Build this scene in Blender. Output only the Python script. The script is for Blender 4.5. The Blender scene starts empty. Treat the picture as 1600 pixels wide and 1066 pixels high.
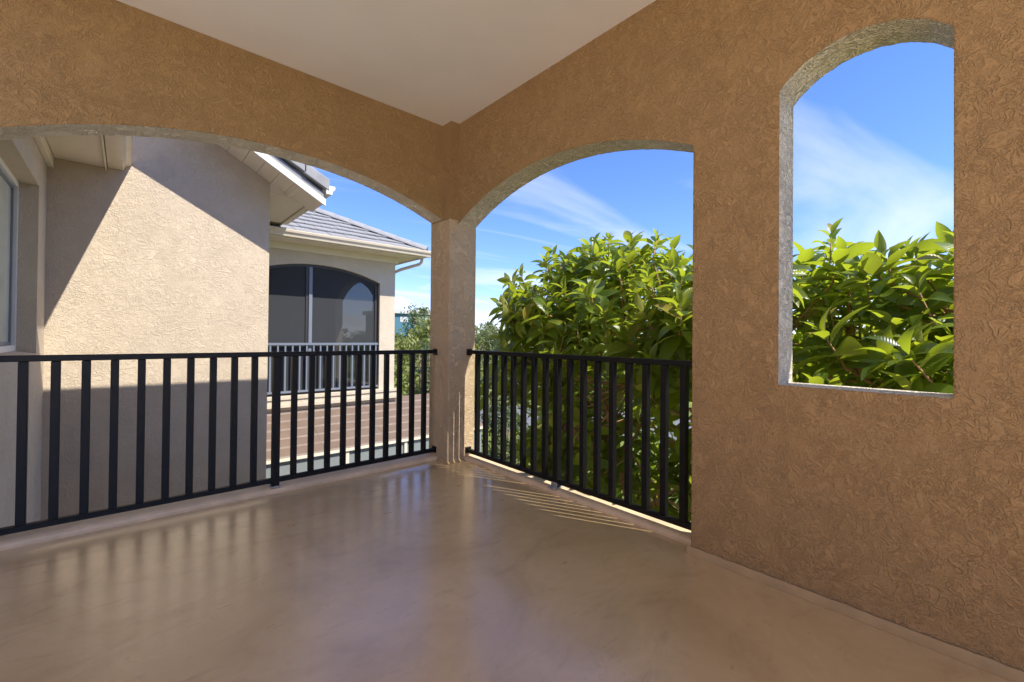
import bpy, bmesh, math, random
import numpy as np
from mathutils import Vector, Matrix
rad = math.radians
sc = bpy.context.scene
COL = sc.collection
rng = random.Random(7)

# ------------------------------------------------------------------ camera
cam_d = bpy.data.cameras.new("camera"); cam = bpy.data.objects.new("camera", cam_d); COL.objects.link(cam)
yaw, pit, rol = rad(48.479), rad(0.492), rad(0.550)
F = Vector((math.cos(pit)*math.cos(yaw), math.cos(pit)*math.sin(yaw), math.sin(pit)))
r0 = Vector((math.sin(yaw), -math.cos(yaw), 0)); u0 = r0.cross(F)
R_ = r0*math.cos(rol) + u0*math.sin(rol); U_ = -r0*math.sin(rol) + u0*math.cos(rol)
CAM = Vector((0, 0, 1.2))
M = Matrix((( R_.x, U_.x, -F.x, CAM.x), (R_.y, U_.y, -F.y, CAM.y), (R_.z, U_.z, -F.z, CAM.z), (0, 0, 0, 1)))
cam.matrix_world = M
cam_d.sensor_width = 36.0; cam_d.sensor_fit = 'HORIZONTAL'
cam_d.lens = 680.04/1600*36.0
cam_d.shift_y = -11.78/1600
cam_d.clip_start = 0.05; cam_d.clip_end = 3000
sc.camera = cam
def px(P):
    d = Vector(P) - CAM; k = d.dot(F)
    if k < .05: return (-9999, -9999, k)
    return (800 + 680.04*d.dot(R_)/k, 533-11.78 - 680.04*d.dot(U_)/k, k)

# ------------------------------------------------------------------ light
SUN = Vector((-0.3525, 0.72, -1.0)).normalized()          # direction the light travels
sun_d = bpy.data.lights.new("sun", 'SUN'); sun = bpy.data.objects.new("sun", sun_d); COL.objects.link(sun)
sun_d.energy = 2.0; sun_d.angle = rad(0.5); sun_d.color = (1.0, 0.94, 0.84)
sun.rotation_mode = 'QUATERNION'; sun.rotation_quaternion = SUN.to_track_quat('-Z', 'Y')
to_sun = -SUN
elev = math.asin(to_sun.z); azim = math.atan2(to_sun.x, to_sun.y)

w = bpy.data.worlds.new("World"); sc.world = w; w.use_nodes = True
nt = w.node_tree; nt.nodes.clear()
def N(t, typ, **kw):
    n = t.nodes.new(typ)
    for k, v in kw.items(): setattr(n, k, v)
    return n
L = nt.links.new
wo = N(nt, 'ShaderNodeOutputWorld'); bg = N(nt, 'ShaderNodeBackground'); bg.inputs[1].default_value = 0.15
sky = N(nt, 'ShaderNodeTexSky', sky_type='NISHITA', sun_disc=False)
sky.sun_elevation = elev; sky.sun_rotation = azim; sky.altitude = 0; sky.air_density = 1.0; sky.dust_density = 0.0; sky.ozone_density = 4.0
tc = N(nt, 'ShaderNodeTexCoord')
# clouds: a direction is projected on a flat layer overhead, so they shrink towards the horizon
sep = N(nt, 'ShaderNodeSeparateXYZ'); L(tc.outputs['Generated'], sep.inputs[0])
zc = N(nt, 'ShaderNodeMath', operation='MAXIMUM'); L(sep.outputs[2], zc.inputs[0]); zc.inputs[1].default_value = 0.0
za = N(nt, 'ShaderNodeMath', operation='ADD'); L(zc.outputs[0], za.inputs[0]); za.inputs[1].default_value = 0.06
dx = N(nt, 'ShaderNodeMath', operation='DIVIDE'); L(sep.outputs[0], dx.inputs[0]); L(za.outputs[0], dx.inputs[1])
dy = N(nt, 'ShaderNodeMath', operation='DIVIDE'); L(sep.outputs[1], dy.inputs[0]); L(za.outputs[0], dy.inputs[1])
cmb = N(nt, 'ShaderNodeCombineXYZ'); L(dx.outputs[0], cmb.inputs[0]); L(dy.outputs[0], cmb.inputs[1])
mp0 = N(nt, 'ShaderNodeMapping'); mp0.inputs['Rotation'].default_value = (0, 0, rad(6)); L(cmb.outputs[0], mp0.inputs[0])
mp = N(nt, 'ShaderNodeMapping'); L(mp0.outputs[0], mp.inputs[0])
mp.inputs['Rotation'].default_value = (0, 0, rad(110)); mp.inputs['Scale'].default_value = (0.5, 1.6, 1); mp.inputs['Location'].default_value = (5.7, 1.1, 0)
cn = N(nt, 'ShaderNodeTexNoise'); cn.inputs['Scale'].default_value = 0.62; cn.inputs['Detail'].default_value = 7; cn.inputs['Roughness'].default_value = 0.5; cn.inputs['Distortion'].default_value = 0.7
L(mp.outputs[0], cn.inputs['Vector'])
cr = N(nt, 'ShaderNodeValToRGB'); cr.color_ramp.elements[0].position = 0.45; cr.color_ramp.elements[1].position = 0.78
cr.color_ramp.elements[0].color = (0, 0, 0, 1); cr.color_ramp.elements[1].color = (.8, .8, .8, 1); L(cn.outputs['Fac'], cr.inputs[0])
# low cumulus band near the horizon
cu = N(nt, 'ShaderNodeTexNoise'); cu.inputs['Scale'].default_value = 7; cu.inputs['Detail'].default_value = 6; cu.inputs['Roughness'].default_value = 0.55
mp2 = N(nt, 'ShaderNodeMapping'); mp2.inputs['Scale'].default_value = (1, 1, 2.2); mp2.inputs['Location'].default_value = (.35, .2, 0); L(tc.outputs['Generated'], mp2.inputs[0]); L(mp2.outputs[0], cu.inputs['Vector'])
hz = N(nt, 'ShaderNodeMapRange'); L(sep.outputs[2], hz.inputs[0]); hz.inputs[1].default_value = 0.0; hz.inputs[2].default_value = 0.17; hz.inputs[3].default_value = 0.10; hz.inputs[4].default_value = -0.14
ca = N(nt, 'ShaderNodeMath', operation='ADD'); L(cu.outputs['Fac'], ca.inputs[0]); L(hz.outputs[0], ca.inputs[1])
cr2 = N(nt, 'ShaderNodeValToRGB'); cr2.color_ramp.elements[0].position = 0.56; cr2.color_ramp.elements[1].position = 0.72
cr2.color_ramp.elements[0].color = (0, 0, 0, 1); cr2.color_ramp.elements[1].color = (.8, .8, .8, 1); L(ca.outputs[0], cr2.inputs[0])
cm = N(nt, 'ShaderNodeMath', operation='MAXIMUM'); L(cr.outputs[0], cm.inputs[0]); L(cr2.outputs[0], cm.inputs[1])
hs = N(nt, 'ShaderNodeHueSaturation'); hs.inputs['Saturation'].default_value = 1.08; hs.inputs['Value'].default_value = 0.40; L(sky.outputs[0], hs.inputs['Color'])
tint = N(nt, 'ShaderNodeMix', data_type='RGBA', blend_type='MULTIPLY'); tint.inputs[0].default_value = 1.0; L(hs.outputs[0], tint.inputs[6]); tint.inputs[7].default_value = (0.76, 0.81, 1.20, 1)
mx = N(nt, 'ShaderNodeMix', data_type='RGBA'); L(cm.outputs[0], mx.inputs[0]); L(tint.outputs[2], mx.inputs[6]); mx.inputs[7].default_value = (2.1, 2.17, 2.3, 1)
L(mx.outputs[2], bg.inputs[0]); L(bg.outputs[0], wo.inputs[0])

sc.view_settings.view_transform = 'Standard'; sc.view_settings.look = 'None'
sc.view_settings.gamma = 1.0; sc.view_settings.use_curve_mapping = False
sc.view_settings.exposure = 2.0
try:
    sc.cycles.max_bounces = 14; sc.cycles.diffuse_bounces = 8; sc.cycles.glossy_bounces = 4; sc.cycles.transparent_max_bounces = 12
    sc.cycles.transmission_bounces = 6; sc.cycles.caustics_reflective = False; sc.cycles.caustics_refractive = False
    sc.cycles.use_denoising = True; sc.cycles.sample_clamp_indirect = 6
except Exception: pass

# ------------------------------------------------------------------ materials
def mat(name):
    m = bpy.data.materials.new(name); m.use_nodes = True
    t = m.node_tree; b = t.nodes['Principled BSDF']
    return m, t, b
def simple(name, c, rough=.6, var=0.0, vs=8.0, bump=0.0, bs=60.0, metal=0.0, spec=.5):
    m, t, b = mat(name)
    b.inputs['Roughness'].default_value = rough; b.inputs['Metallic'].default_value = metal; b.inputs['Specular IOR Level'].default_value = spec
    b.inputs['Base Color'].default_value = (*c, 1)
    tcn = N(t, 'ShaderNodeTexCoord')
    if var:
        n = N(t, 'ShaderNodeTexNoise'); n.inputs['Scale'].default_value = vs; n.inputs['Detail'].default_value = 6; t.links.new(tcn.outputs['Object'], n.inputs['Vector'])
        r = N(t, 'ShaderNodeValToRGB'); r.color_ramp.elements[0].position = .3; r.color_ramp.elements[1].position = .7
        r.color_ramp.elements[0].color = (*[x*(1-var) for x in c], 1); r.color_ramp.elements[1].color = (*[min(1, x*(1+var)) for x in c], 1)
        t.links.new(n.outputs['Fac'], r.inputs[0]); t.links.new(r.outputs[0], b.inputs['Base Color'])
    if bump:
        n = N(t, 'ShaderNodeTexNoise'); n.inputs['Scale'].default_value = bs; n.inputs['Detail'].default_value = 5; t.links.new(tcn.outputs['Object'], n.inputs['Vector'])
        bp = N(t, 'ShaderNodeBump'); bp.inputs['Strength'].default_value = bump; bp.inputs['Distance'].default_value = .004
        t.links.new(n.outputs['Fac'], bp.inputs['Height']); t.links.new(bp.outputs[0], b.inputs['Normal'])
    return m
def stucco(name, c, dist=.009, sc_=1.0, rough=.85, var=.08, strength=.85, stretch=(1, 1, 1), bevel=.012):
    """skip-trowelled stucco: worm-like ridges and flat knocked-down patches"""
    m, t, b = mat(name); l = t.links.new
    b.inputs['Roughness'].default_value = rough; b.inputs['Specular IOR Level'].default_value = .35
    tcn = N(t, 'ShaderNodeTexCoord'); mpp = N(t, 'ShaderNodeMapping'); l(tcn.outputs['Object'], mpp.inputs[0])
    mpp.inputs['Scale'].default_value = tuple(sc_*s for s in stretch); V = mpp.outputs[0]
    def noise(s, d, dis=0, rg=.5):
        n = N(t, 'ShaderNodeTexNoise'); n.inputs['Scale'].default_value = s; n.inputs['Detail'].default_value = d
        n.inputs['Distortion'].default_value = dis; n.inputs['Roughness'].default_value = rg; l(V, n.inputs['Vector']); return n.outputs['Fac']
    def mr(x, a, b_, c_=0., d=1., smooth=True):
        n = N(t, 'ShaderNodeMapRange'); n.interpolation_type = 'SMOOTHSTEP' if smooth else 'LINEAR'
        l(x, n.inputs[0]); n.inputs[1].default_value = a; n.inputs[2].default_value = b_; n.inputs[3].default_value = c_; n.inputs[4].default_value = d; return n.outputs[0]
    def mt(op, a, b_):
        n = N(t, 'ShaderNodeMath', operation=op)
        for i, x in enumerate((a, b_)):
            if isinstance(x, (int, float)): n.inputs[i].default_value = x
            else: l(x, n.inputs[i])
        return n.outputs[0]
    def ridge(x, wdt):
        return mr(mt('ABSOLUTE', mt('SUBTRACT', x, .5), 0), 0, wdt, 1, 0)
    worm = ridge(noise(9.5, 3, .7, .5), .070)
    worm2 = ridge(noise(19, 3, .8, .55), .080)
    worm3 = ridge(noise(33, 2, .8), .10)
    mask = mr(noise(3.4, 2), .30, .62, .38, 1)
    mask2 = mr(noise(4.6, 2, .3), .34, .62, .35, 1)
    mask3 = mr(noise(5.3, 2, .6), .36, .62, .35, 1)
    h = mt('MULTIPLY', mt('MULTIPLY', worm, mask), .55)
    h = mt('MAXIMUM', h, mt('MULTIPLY', mt('MULTIPLY', worm2, mask2), .50))
    h = mt('MAXIMUM', h, mt('MULTIPLY', mt('MULTIPLY', worm3, mask3), .36))
    h = mt('ADD', h, mt('MULTIPLY', noise(13, 4, .5), .30))
    h = mt('ADD', h, mt('MULTIPLY', noise(110, 3), .045))
    bp = N(t, 'ShaderNodeBump'); bp.inputs['Strength'].default_value = strength; bp.inputs['Distance'].default_value = dist
    l(h, bp.inputs['Height']); l(bp.outputs[0], b.inputs['Normal'])
    if bevel:
        bv = N(t, 'ShaderNodeBevel'); bv.samples = 4; bv.inputs[0].default_value = bevel; l(bv.outputs[0], bp.inputs['Normal'])
    r = N(t, 'ShaderNodeValToRGB'); r.color_ramp.elements[0].position = .3; r.color_ramp.elements[1].position = .72
    r.color_ramp.elements[0].color = (*[x*(1-var) for x in c], 1); r.color_ramp.elements[1].color = (*[x*(1+var) for x in c], 1)
    l(noise(2.3, 6, .4, .65), r.inputs[0]); l(r.outputs[0], b.inputs['Base Color'])
    return m
TAN_SHADE = (.405, .254, .115)  # same paint as BEIGE, browned: interior shade put into the colour
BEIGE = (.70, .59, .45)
M_in = stucco("shade_browned_stucco", TAN_SHADE, .0135, 1.75, var=.02)
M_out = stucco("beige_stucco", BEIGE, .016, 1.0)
M_rev = stucco("rough_beige_reveal_stucco", (.85, .76, .60), .034, 1.3, var=.06, strength=1.0)  # same paint lightened: light bounced from below put into the colour
M_colm = stucco("tan_beige_column_stucco", (.63, .465, .29), .013, 2.3, var=.05, strength=1.0)
M_house = stucco("cream_stucco", (.58, .483, .365), .0095, 1.35, bevel=0)
M_house_far = stucco("far_cream_stucco", (.57, .49, .38), .006, 1.2, bevel=0)
M_ceil = simple("ceiling_paint", (.86, .84, .80), .8, .03, 2, .25, 90)
M_trim = simple("cream_trim_paint", (.70, .63, .50), .5, .04, 3)
M_white = simple("white_trim_paint", (.76, .74, .70), .45, .03, 3)
M_gut = simple("beige_gutter_metal", (.64, .55, .43), .4, .05, 5)
M_soff = simple("cream_soffit_vinyl", (.76, .67, .53), .55, .03, 3, .1, 30)
M_rail = simple("black_rail_paint", (.004, .0037, .004), .5, .25, 12, .06, 200, spec=.3)
M_steel = simple("galvanised_steel", (.45, .46, .5), .45, .2, 40, metal=.8)
M_curb = simple("pale_coated_concrete", (.66, .50, .32), .6, .14, 7, .35, 55)
M_terr = simple("pale_bounce_coating", (.84, .76, .64), .7, .08, 3)  # bright surface added out of view to bounce sunlight inside
M_skirt = simple("pale_mortar_cove", (.44, .305, .155), .8, .08, 9, .5, 70)
M_tile = simple("grey_roof_tile", (.25, .25, .255), .8, .16, 3.5, .5, 60)
M_ridge = simple("pale_ridge_tile", (.29, .29, .295), .8, .15, 6, .5, 60)
M_brown = simple("brown_roof_tile", (.155, .108, .080), .85, .14, 2.5, .5, 60)
M_bredge = simple("pale_tile_edge", (.34, .28, .24), .85, .15, 6)  # front faces of the brown tiles, paler than their tops
M_alu = simple("blue_grey_aluminium", (.165, .19, .235), .4, .05, 4)
M_bronze = simple("dark_bronze_frame", (.035, .03, .03), .45)
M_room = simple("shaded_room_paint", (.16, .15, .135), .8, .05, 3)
M_bark = simple("loquat_bark", (.38, .22, .105), .85, .3, 16, .9, 50)
M_bark2 = simple("grey_brown_bark", (.16, .12, .09), .9, .3, 9, .8, 40)
M_asph = simple("grey_asphalt", (.15, .15, .155), .9, .15, 1.2, .4, 30)
M_conc = simple("pale_concrete_drive", (.56, .54, .50), .85, .1, 1.1, .3, 40)
M_teal = simple("teal_wall_paint", (.055, .16, .22), .7, .05, .3)
M_wroof = simple("white_membrane_roof", (.48, .48, .47), .7, .05, .3)

def floor_mat():
    m, t, b = mat("coated_concrete_floor"); l = t.links.new
    tcn = N(t, 'ShaderNodeTexCoord'); V = tcn.outputs['Object']
    n = N(t, 'ShaderNodeTexNoise'); n.inputs['Scale'].default_value = 1.7; n.inputs['Detail'].default_value = 8; n.inputs['Roughness'].default_value = .68; n.inputs['Distortion'].default_value = .9; l(V, n.inputs['Vector'])
    r = N(t, 'ShaderNodeValToRGB'); e = r.color_ramp.elements
    e[0].position = .28; e[0].color = (.47, .322, .155, 1); e[1].position = .66; e[1].color = (.64, .462, .245, 1)
    l(n.outputs['Fac'], r.inputs[0])
    # scattered darker scuffs
    s = N(t, 'ShaderNodeTexNoise'); s.inputs['Scale'].default_value = 3.4; s.inputs['Detail'].default_value = 9; s.inputs['Roughness'].default_value = .75; s.inputs['Distortion'].default_value = 1.6
    mpn = N(t, 'ShaderNodeMapping'); mpn.inputs['Scale'].default_value = (.6, 1.5, 1); mpn.inputs['Rotation'].default_value = (0, 0, .5); l(V, mpn.inputs[0]); l(mpn.outputs[0], s.inputs['Vector'])
    sr = N(t, 'ShaderNodeMapRange'); l(s.outputs['Fac'], sr.inputs[0]); sr.inputs[1].default_value = .53; sr.inputs[2].default_value = .70; sr.inputs[3].default_value = 0; sr.inputs[4].default_value = .52
    mxx = N(t, 'ShaderNodeMix', data_type='RGBA'); l(sr.outputs[0], mxx.inputs[0]); l(r.outputs[0], mxx.inputs[6]); mxx.inputs[7].default_value = (.36, .24, .125, 1)
    l(mxx.outputs[2], b.inputs['Base Color'])
    rr = N(t, 'ShaderNodeMapRange'); l(s.outputs['Fac'], rr.inputs[0]); rr.inputs[1].default_value = .3; rr.inputs[2].default_value = .75; rr.inputs[3].default_value = .24; rr.inputs[4].default_value = .50
    l(rr.outputs[0], b.inputs['Roughness'])
    f = N(t, 'ShaderNodeTexNoise'); f.inputs['Scale'].default_value = 140; f.inputs['Detail'].default_value = 3; l(V, f.inputs['Vector'])
    g = N(t, 'ShaderNodeTexNoise'); g.inputs['Scale'].default_value = 7; g.inputs['Detail'].default_value = 4; g.inputs['Distortion'].default_value = .8; l(V, g.inputs['Vector'])
    b1 = N(t, 'ShaderNodeBump'); b1.inputs['Strength'].default_value = .35; b1.inputs['Distance'].default_value = .006; l(g.outputs['Fac'], b1.inputs['Height'])
    b2 = N(t, 'ShaderNodeBump'); b2.inputs['Strength'].default_value = .22; b2.inputs['Distance'].default_value = .0015; l(f.outputs['Fac'], b2.inputs['Height']); l(b1.outputs[0], b2.inputs['Normal'])
    l(b2.outputs[0], b.inputs['Normal'])
    b.inputs['Specular IOR Level'].default_value = .6; b.inputs['Coat Weight'].default_value = 1.0; b.inputs['Coat Roughness'].default_value = .21; b.inputs['Coat IOR'].default_value = 1.6
    return m
M_floor = floor_mat()

def leaf_mat(name, dark, light, trans, under=(.16, .15, .07), veins=True, rough=.34, tf=.45):
    m, t, b = mat(name); l = t.links.new; out = t.nodes['Material Output']
    g = N(t, 'ShaderNodeNewGeometry'); a = N(t, 'ShaderNodeAttribute', attribute_name='tint')
    oi = N(t, 'ShaderNodeObjectInfo')
    ad = N(t, 'ShaderNodeMath', operation='ADD'); l(a.outputs['Fac'], ad.inputs[0])
    if veins: l(oi.outputs['Random'], ad.inputs[1])
    else: ad.inputs[1].default_value = 0
    fr = N(t, 'ShaderNodeMath', operation='FRACT'); l(ad.outputs[0], fr.inputs[0])
    r = N(t, 'ShaderNodeValToRGB'); r.color_ramp.elements[0].color = (*dark, 1); r.color_ramp.elements[1].color = (*light, 1); l(fr.outputs[0], r.inputs[0])
    if veins:
        r.color_ramp.elements[1].position = .93; ex = r.color_ramp.elements.new(.985); ex.color = (.34, .27, .05, 1)
    mu = N(t, 'ShaderNodeMix', data_type='RGBA'); l(g.outputs['Backfacing'], mu.inputs[0]); l(r.outputs[0], mu.inputs[6]); mu.inputs[7].default_value = (*under, 1)
    l(mu.outputs[2], b.inputs['Base Color']); b.inputs['Roughness'].default_value = rough; b.inputs['Specular IOR Level'].default_value = .5
    if veins:
        uv = N(t, 'ShaderNodeUVMap'); uv.uv_map = 'leaf'
        sp = N(t, 'ShaderNodeSeparateXYZ'); l(uv.outputs[0], sp.inputs[0])
        ab = N(t, 'ShaderNodeMath', operation='ABSOLUTE'); l(sp.outputs[0], ab.inputs[0])
        k = N(t, 'ShaderNodeMath', operation='MULTIPLY'); l(ab.outputs[0], k.inputs[0]); k.inputs[1].default_value = -.16
        s = N(t, 'ShaderNodeMath', operation='ADD'); l(sp.outputs[1], s.inputs[0]); l(k.outputs[0], s.inputs[1])
        q = N(t, 'ShaderNodeMath', operation='MULTIPLY'); l(s.outputs[0], q.inputs[0]); q.inputs[1].default_value = 82
        si = N(t, 'ShaderNodeMath', operation='SINE'); l(q.outputs[0], si.inputs[0])
        bp = N(t, 'ShaderNodeBump'); bp.inputs['Strength'].default_value = .13; bp.inputs['Distance'].default_value = .004; l(si.outputs[0], bp.inputs['Height']); l(bp.outputs[0], b.inputs['Normal'])
    tr = N(t, 'ShaderNodeBsdfTranslucent'); tr.inputs[0].default_value = (*trans, 1)
    mxs = N(t, 'ShaderNodeMixShader'); mxs.inputs[0].default_value = tf; l(b.outputs[0], mxs.inputs[1]); l(tr.outputs[0], mxs.inputs[2]); l(mxs.outputs[0], out.inputs[0])
    return m
M_leaf = leaf_mat("loquat_leaf", (.036, .078, .012), (.185, .255, .028), (.48, .58, .03), (.31, .30, .10))
M_fol = [leaf_mat("yellow_green_foliage", (.16, .19, .035), (.32, .33, .075), (.34, .36, .05), (.20, .23, .06), False, .6, .3),
         leaf_mat("mid_green_foliage", (.068, .108, .027), (.162, .203, .047), (.176, .230, .041), (.108, .135, .041), False, .6, .3),
         leaf_mat("dark_green_foliage", (.034, .065, .019), (.081, .121, .034), (.095, .149, .027), (.068, .095, .027), False, .55, .25),
         leaf_mat("silvery_green_foliage", (.135, .162, .068), (.270, .297, .121), (.216, .257, .068), (.189, .216, .095), False, .65, .3)]

def glass_mat(name, tint, rough=.03, diff=(.2, .21, .18), fac=.35):
    m, t, b = mat(name); b.inputs['Base Color'].default_value = (*diff, 1); b.inputs['Roughness'].default_value = rough
    b.inputs['Specular IOR Level'].default_value = .9; b.inputs['Coat Weight'].default_value = 1; b.inputs['Coat Roughness'].default_value = .02
    return m
M_glass = simple("window_glass_with_blind", (.62, .63, .50), .12, .12, 3, spec=.45)
def screen_mat(name, c, fac):
    m, t, b = mat(name); out = t.nodes['Material Output']
    b.inputs['Base Color'].default_value = (*c, 1); b.inputs['Roughness'].default_value = .8; b.inputs['Specular IOR Level'].default_value = .2
    tr = N(t, 'ShaderNodeBsdfTransparent'); ms = N(t, 'ShaderNodeMixShader'); ms.inputs[0].default_value = fac
    t.links.new(tr.outputs[0], ms.inputs[1]); t.links.new(b.outputs[0], ms.inputs[2]); t.links.new(ms.outputs[0], out.inputs[0])
    return m
M_screen = screen_mat("insect_screen_mesh", (.040, .042, .046), .92)
M_screen2 = screen_mat("pale_insect_screen", (.24, .265, .265), .85)
def lawn_mat():
    m, t, b = mat("lawn_grass"); l = t.links.new; b.inputs['Roughness'].default_value = .9
    tcn = N(t, 'ShaderNodeTexCoord'); n = N(t, 'ShaderNodeTexNoise'); n.inputs['Scale'].default_value = .9; n.inputs['Detail'].default_value = 9; n.inputs['Roughness'].default_value = .7; l(tcn.outputs['Object'], n.inputs['Vector'])
    r = N(t, 'ShaderNodeValToRGB'); r.color_ramp.elements[0].position = .3; r.color_ramp.elements[1].position = .72
    r.color_ramp.elements[0].color = (.09, .125, .018, 1); r.color_ramp.elements[1].color = (.22, .25, .04, 1); l(n.outputs['Fac'], r.inputs[0]); l(r.outputs[0], b.inputs['Base Color'])
    n2 = N(t, 'ShaderNodeTexNoise'); n2.inputs['Scale'].default_value = 40; n2.inputs['Detail'].default_value = 4; l(tcn.outputs['Object'], n2.inputs['Vector'])
    bp = N(t, 'ShaderNodeBump'); bp.inputs['Strength'].default_value = .9; bp.inputs['Distance'].default_value = .05; l(n2.outputs['Fac'], bp.inputs['Height']); l(bp.outputs[0], b.inputs['Normal'])
    return m
M_lawn = lawn_mat()

# ------------------------------------------------------------------ mesh helpers
class MB:
    def __init__(s): s.v = []; s.f = []; s.m = []
    def vert(s, p): s.v.append(tuple(p)); return len(s.v)-1
    def face(s, pts, mi=0):
        i = len(s.v); s.v += [tuple(p) for p in pts]; s.f.append(tuple(range(i, i+len(pts)))); s.m.append(mi); return s
    def box(s, x0, x1, y0, y1, z0, z1, mi=0):
        i = len(s.v); s.v += [(x0,y0,z0),(x1,y0,z0),(x1,y1,z0),(x0,y1,z0),(x0,y0,z1),(x1,y0,z1),(x1,y1,z1),(x0,y1,z1)]
        for q in ((3,2,1,0),(4,5,6,7),(0,1,5,4),(1,2,6,5),(2,3,7,6),(3,0,4,7)):
            s.f.append(tuple(i+k for k in q)); s.m.append(mi)
        return s
    def prism(s, prof, axis, a, b, mi=0):
        """profile = list of 2D points in the plane across `axis`, run from a to b"""
        def P(q, t): return {'x': (t, q[0], q[1]), 'y': (q[0], t, q[1]), 'z': (q[0], q[1], t)}[axis]
        n = len(prof); i = len(s.v); s.v += [P(q, a) for q in prof] + [P(q, b) for q in prof]
        s.f.append(tuple(i+k for k in range(n))); s.m.append(mi); s.f.append(tuple(i+n+k for k in reversed(range(n)))); s.m.append(mi)
        for k in range(n):
            k2 = (k+1) % n; s.f.append((i+k, i+n+k, i+n+k2, i+k2)); s.m.append(mi)
        return s
    def hexa(s, c, mi=0):
        i = len(s.v); s.v += [tuple(p) for p in c]
        for q in ((3,2,1,0),(4,5,6,7),(0,1,5,4),(1,2,6,5),(2,3,7,6),(3,0,4,7)):
            s.f.append(tuple(i+k for k in q)); s.m.append(mi)
        return s
    def tube(s, pts, rs, n=8, mi=0):
        pts = [Vector(p) for p in pts]; rings = []
        for k, p in enumerate(pts):
            d = (pts[min(k+1, len(pts)-1)] - pts[max(k-1, 0)]).normalized()
            a = d.orthogonal().normalized() if k == 0 else (s._a - d*s._a.dot(d)).normalized()
            s._a = a; b = d.cross(a); i = len(s.v)
            s.v += [tuple(p + (a*math.cos(2*math.pi*j/n) + b*math.sin(2*math.pi*j/n))*rs[k]) for j in range(n)]
            rings.append(i)
        for r1, r2 in zip(rings, rings[1:]):
            for j in range(n):
                s.f.append((r1+j, r1+(j+1) % n, r2+(j+1) % n, r2+j)); s.m.append(mi)
        s.f.append(tuple(rings[0]+j for j in reversed(range(n)))); s.m.append(mi)
        s.f.append(tuple(rings[-1]+j for j in range(n))); s.m.append(mi)
        return s
    def mesh(s, name, mats, smooth=False, fix=True, bevel=0):
        me = bpy.data.meshes.new(name); me.from_pydata(s.v, [], s.f)
        for mm in (mats if isinstance(mats, (list, tuple)) else [mats]): me.materials.append(mm)
        me.polygons.foreach_set('material_index', s.m)
        if getattr(s, 'oriented', False): fix = False
        if fix or bevel:
            bm = bmesh.new(); bm.from_mesh(me)
            if fix: bmesh.ops.remove_doubles(bm, verts=bm.verts, dist=1e-5); bmesh.ops.recalc_face_normals(bm, faces=bm.faces)
            if bevel: bmesh.ops.bevel(bm, geom=list(bm.edges), offset=bevel, segments=1, affect='EDGES', clamp_overlap=True)
            bm.to_mesh(me); bm.free()
        if smooth: me.polygons.foreach_set('use_smooth', [True]*len(me.polygons))
        me.update(); return me
    def build(s, name, mats, parent=None, smooth=False, fix=True, bevel=0):
        return link(name, s.mesh(name, mats, smooth, fix, bevel), parent)
def link(name, me, parent=None):
    o = bpy.data.objects.new(name, me); COL.objects.link(o)
    if parent is not None:
        o.parent = parent
        o.matrix_parent_inverse = wm(parent).inverted()
    return o
def wm(o):
    m = o.matrix_basis.copy()
    return (wm(o.parent) @ o.matrix_parent_inverse @ m) if o.parent else m
def tag(o, label=None, cat=None, group=None, kind=None):
    if label: o['label'] = label
    if cat: o['category'] = cat
    if group: o['group'] = group
    if kind: o['kind'] = kind
    return o
def empty(name, loc, label, cat, group=None):
    o = bpy.data.objects.new(name, None); o.location = loc; o.empty_display_size = .2; COL.objects.link(o)
    return tag(o, label, cat, group)
def arc_fn(c, zc, R): return lambda s: zc + math.sqrt(max(R*R - (s-c)**2, 0))
def wall_mb(axis, s0, s1, z0, z1, tin, tout, openings=(), mats=(0, 1, 1), n=28):
    """a wall along `axis` with arched openings; mats = inner face, outer face, reveals"""
    mb = MB()
    def P(s, t, z): return (s, t, z) if axis == 'x' else (t, s, z)
    def F(pts, nrm, mi):
        p = [Vector(q) for q in pts]; g = (p[1]-p[0]).cross(p[2]-p[0])
        if g.length < 1e-12: g = (p[2]-p[0]).cross(p[3]-p[0])
        mb.face(pts if g.dot(Vector(nrm)) > 0 else pts[::-1], mi)
    si = 1 if tin > tout else -1
    def both(sa, sb, za0, za1, zb0, zb1):
        F([P(sa, tin, za0), P(sb, tin, zb0), P(sb, tin, zb1), P(sa, tin, za1)], P(0, si, 0), mats[0])
        F([P(sa, tout, za0), P(sb, tout, zb0), P(sb, tout, zb1), P(sa, tout, za1)], P(0, -si, 0), mats[1])
    def cross(sa, za, sb, zb, mi, up): F([P(sa, tin, za), P(sb, tin, zb), P(sb, tout, zb), P(sa, tout, za)], (0, 0, up), mi)
    cur = s0
    for (a, b, base, top) in sorted(openings, key=lambda o: o[0]):
        if a > cur + 1e-6: both(cur, a, z0, z1, z0, z1)
        for i in range(n):
            sa = a + (b-a)*i/n; sb = a + (b-a)*(i+1)/n
            both(sa, sb, top(sa), z1, top(sb), z1); cross(sa, top(sa), sb, top(sb), mats[2], -1)
            if base > z0 + 1e-6: both(sa, sb, z0, base, z0, base); cross(sa, base, sb, base, mats[2], 1)
        for s, d in ((a, 1), (b, -1)): F([P(s, tin, base), P(s, tout, base), P(s, tout, top(s)), P(s, tin, top(s))], P(d, 0, 0), mats[2])
        cur = b
    if s1 > cur + 1e-6: both(cur, s1, z0, z1, z0, z1)
    cross(s0, z1, s1, z1, mats[1], 1)
    if not any(o[2] <= z0+1e-6 for o in openings): cross(s0, z0, s1, z0, mats[1], -1)
    for s, d in ((s0, -1), (s1, 1)): F([P(s, tin, z0), P(s, tout, z0), P(s, tout, z1), P(s, tin, z1)], P(d, 0, 0), mats[1])
    mb.oriented = True
    return mb

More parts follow.
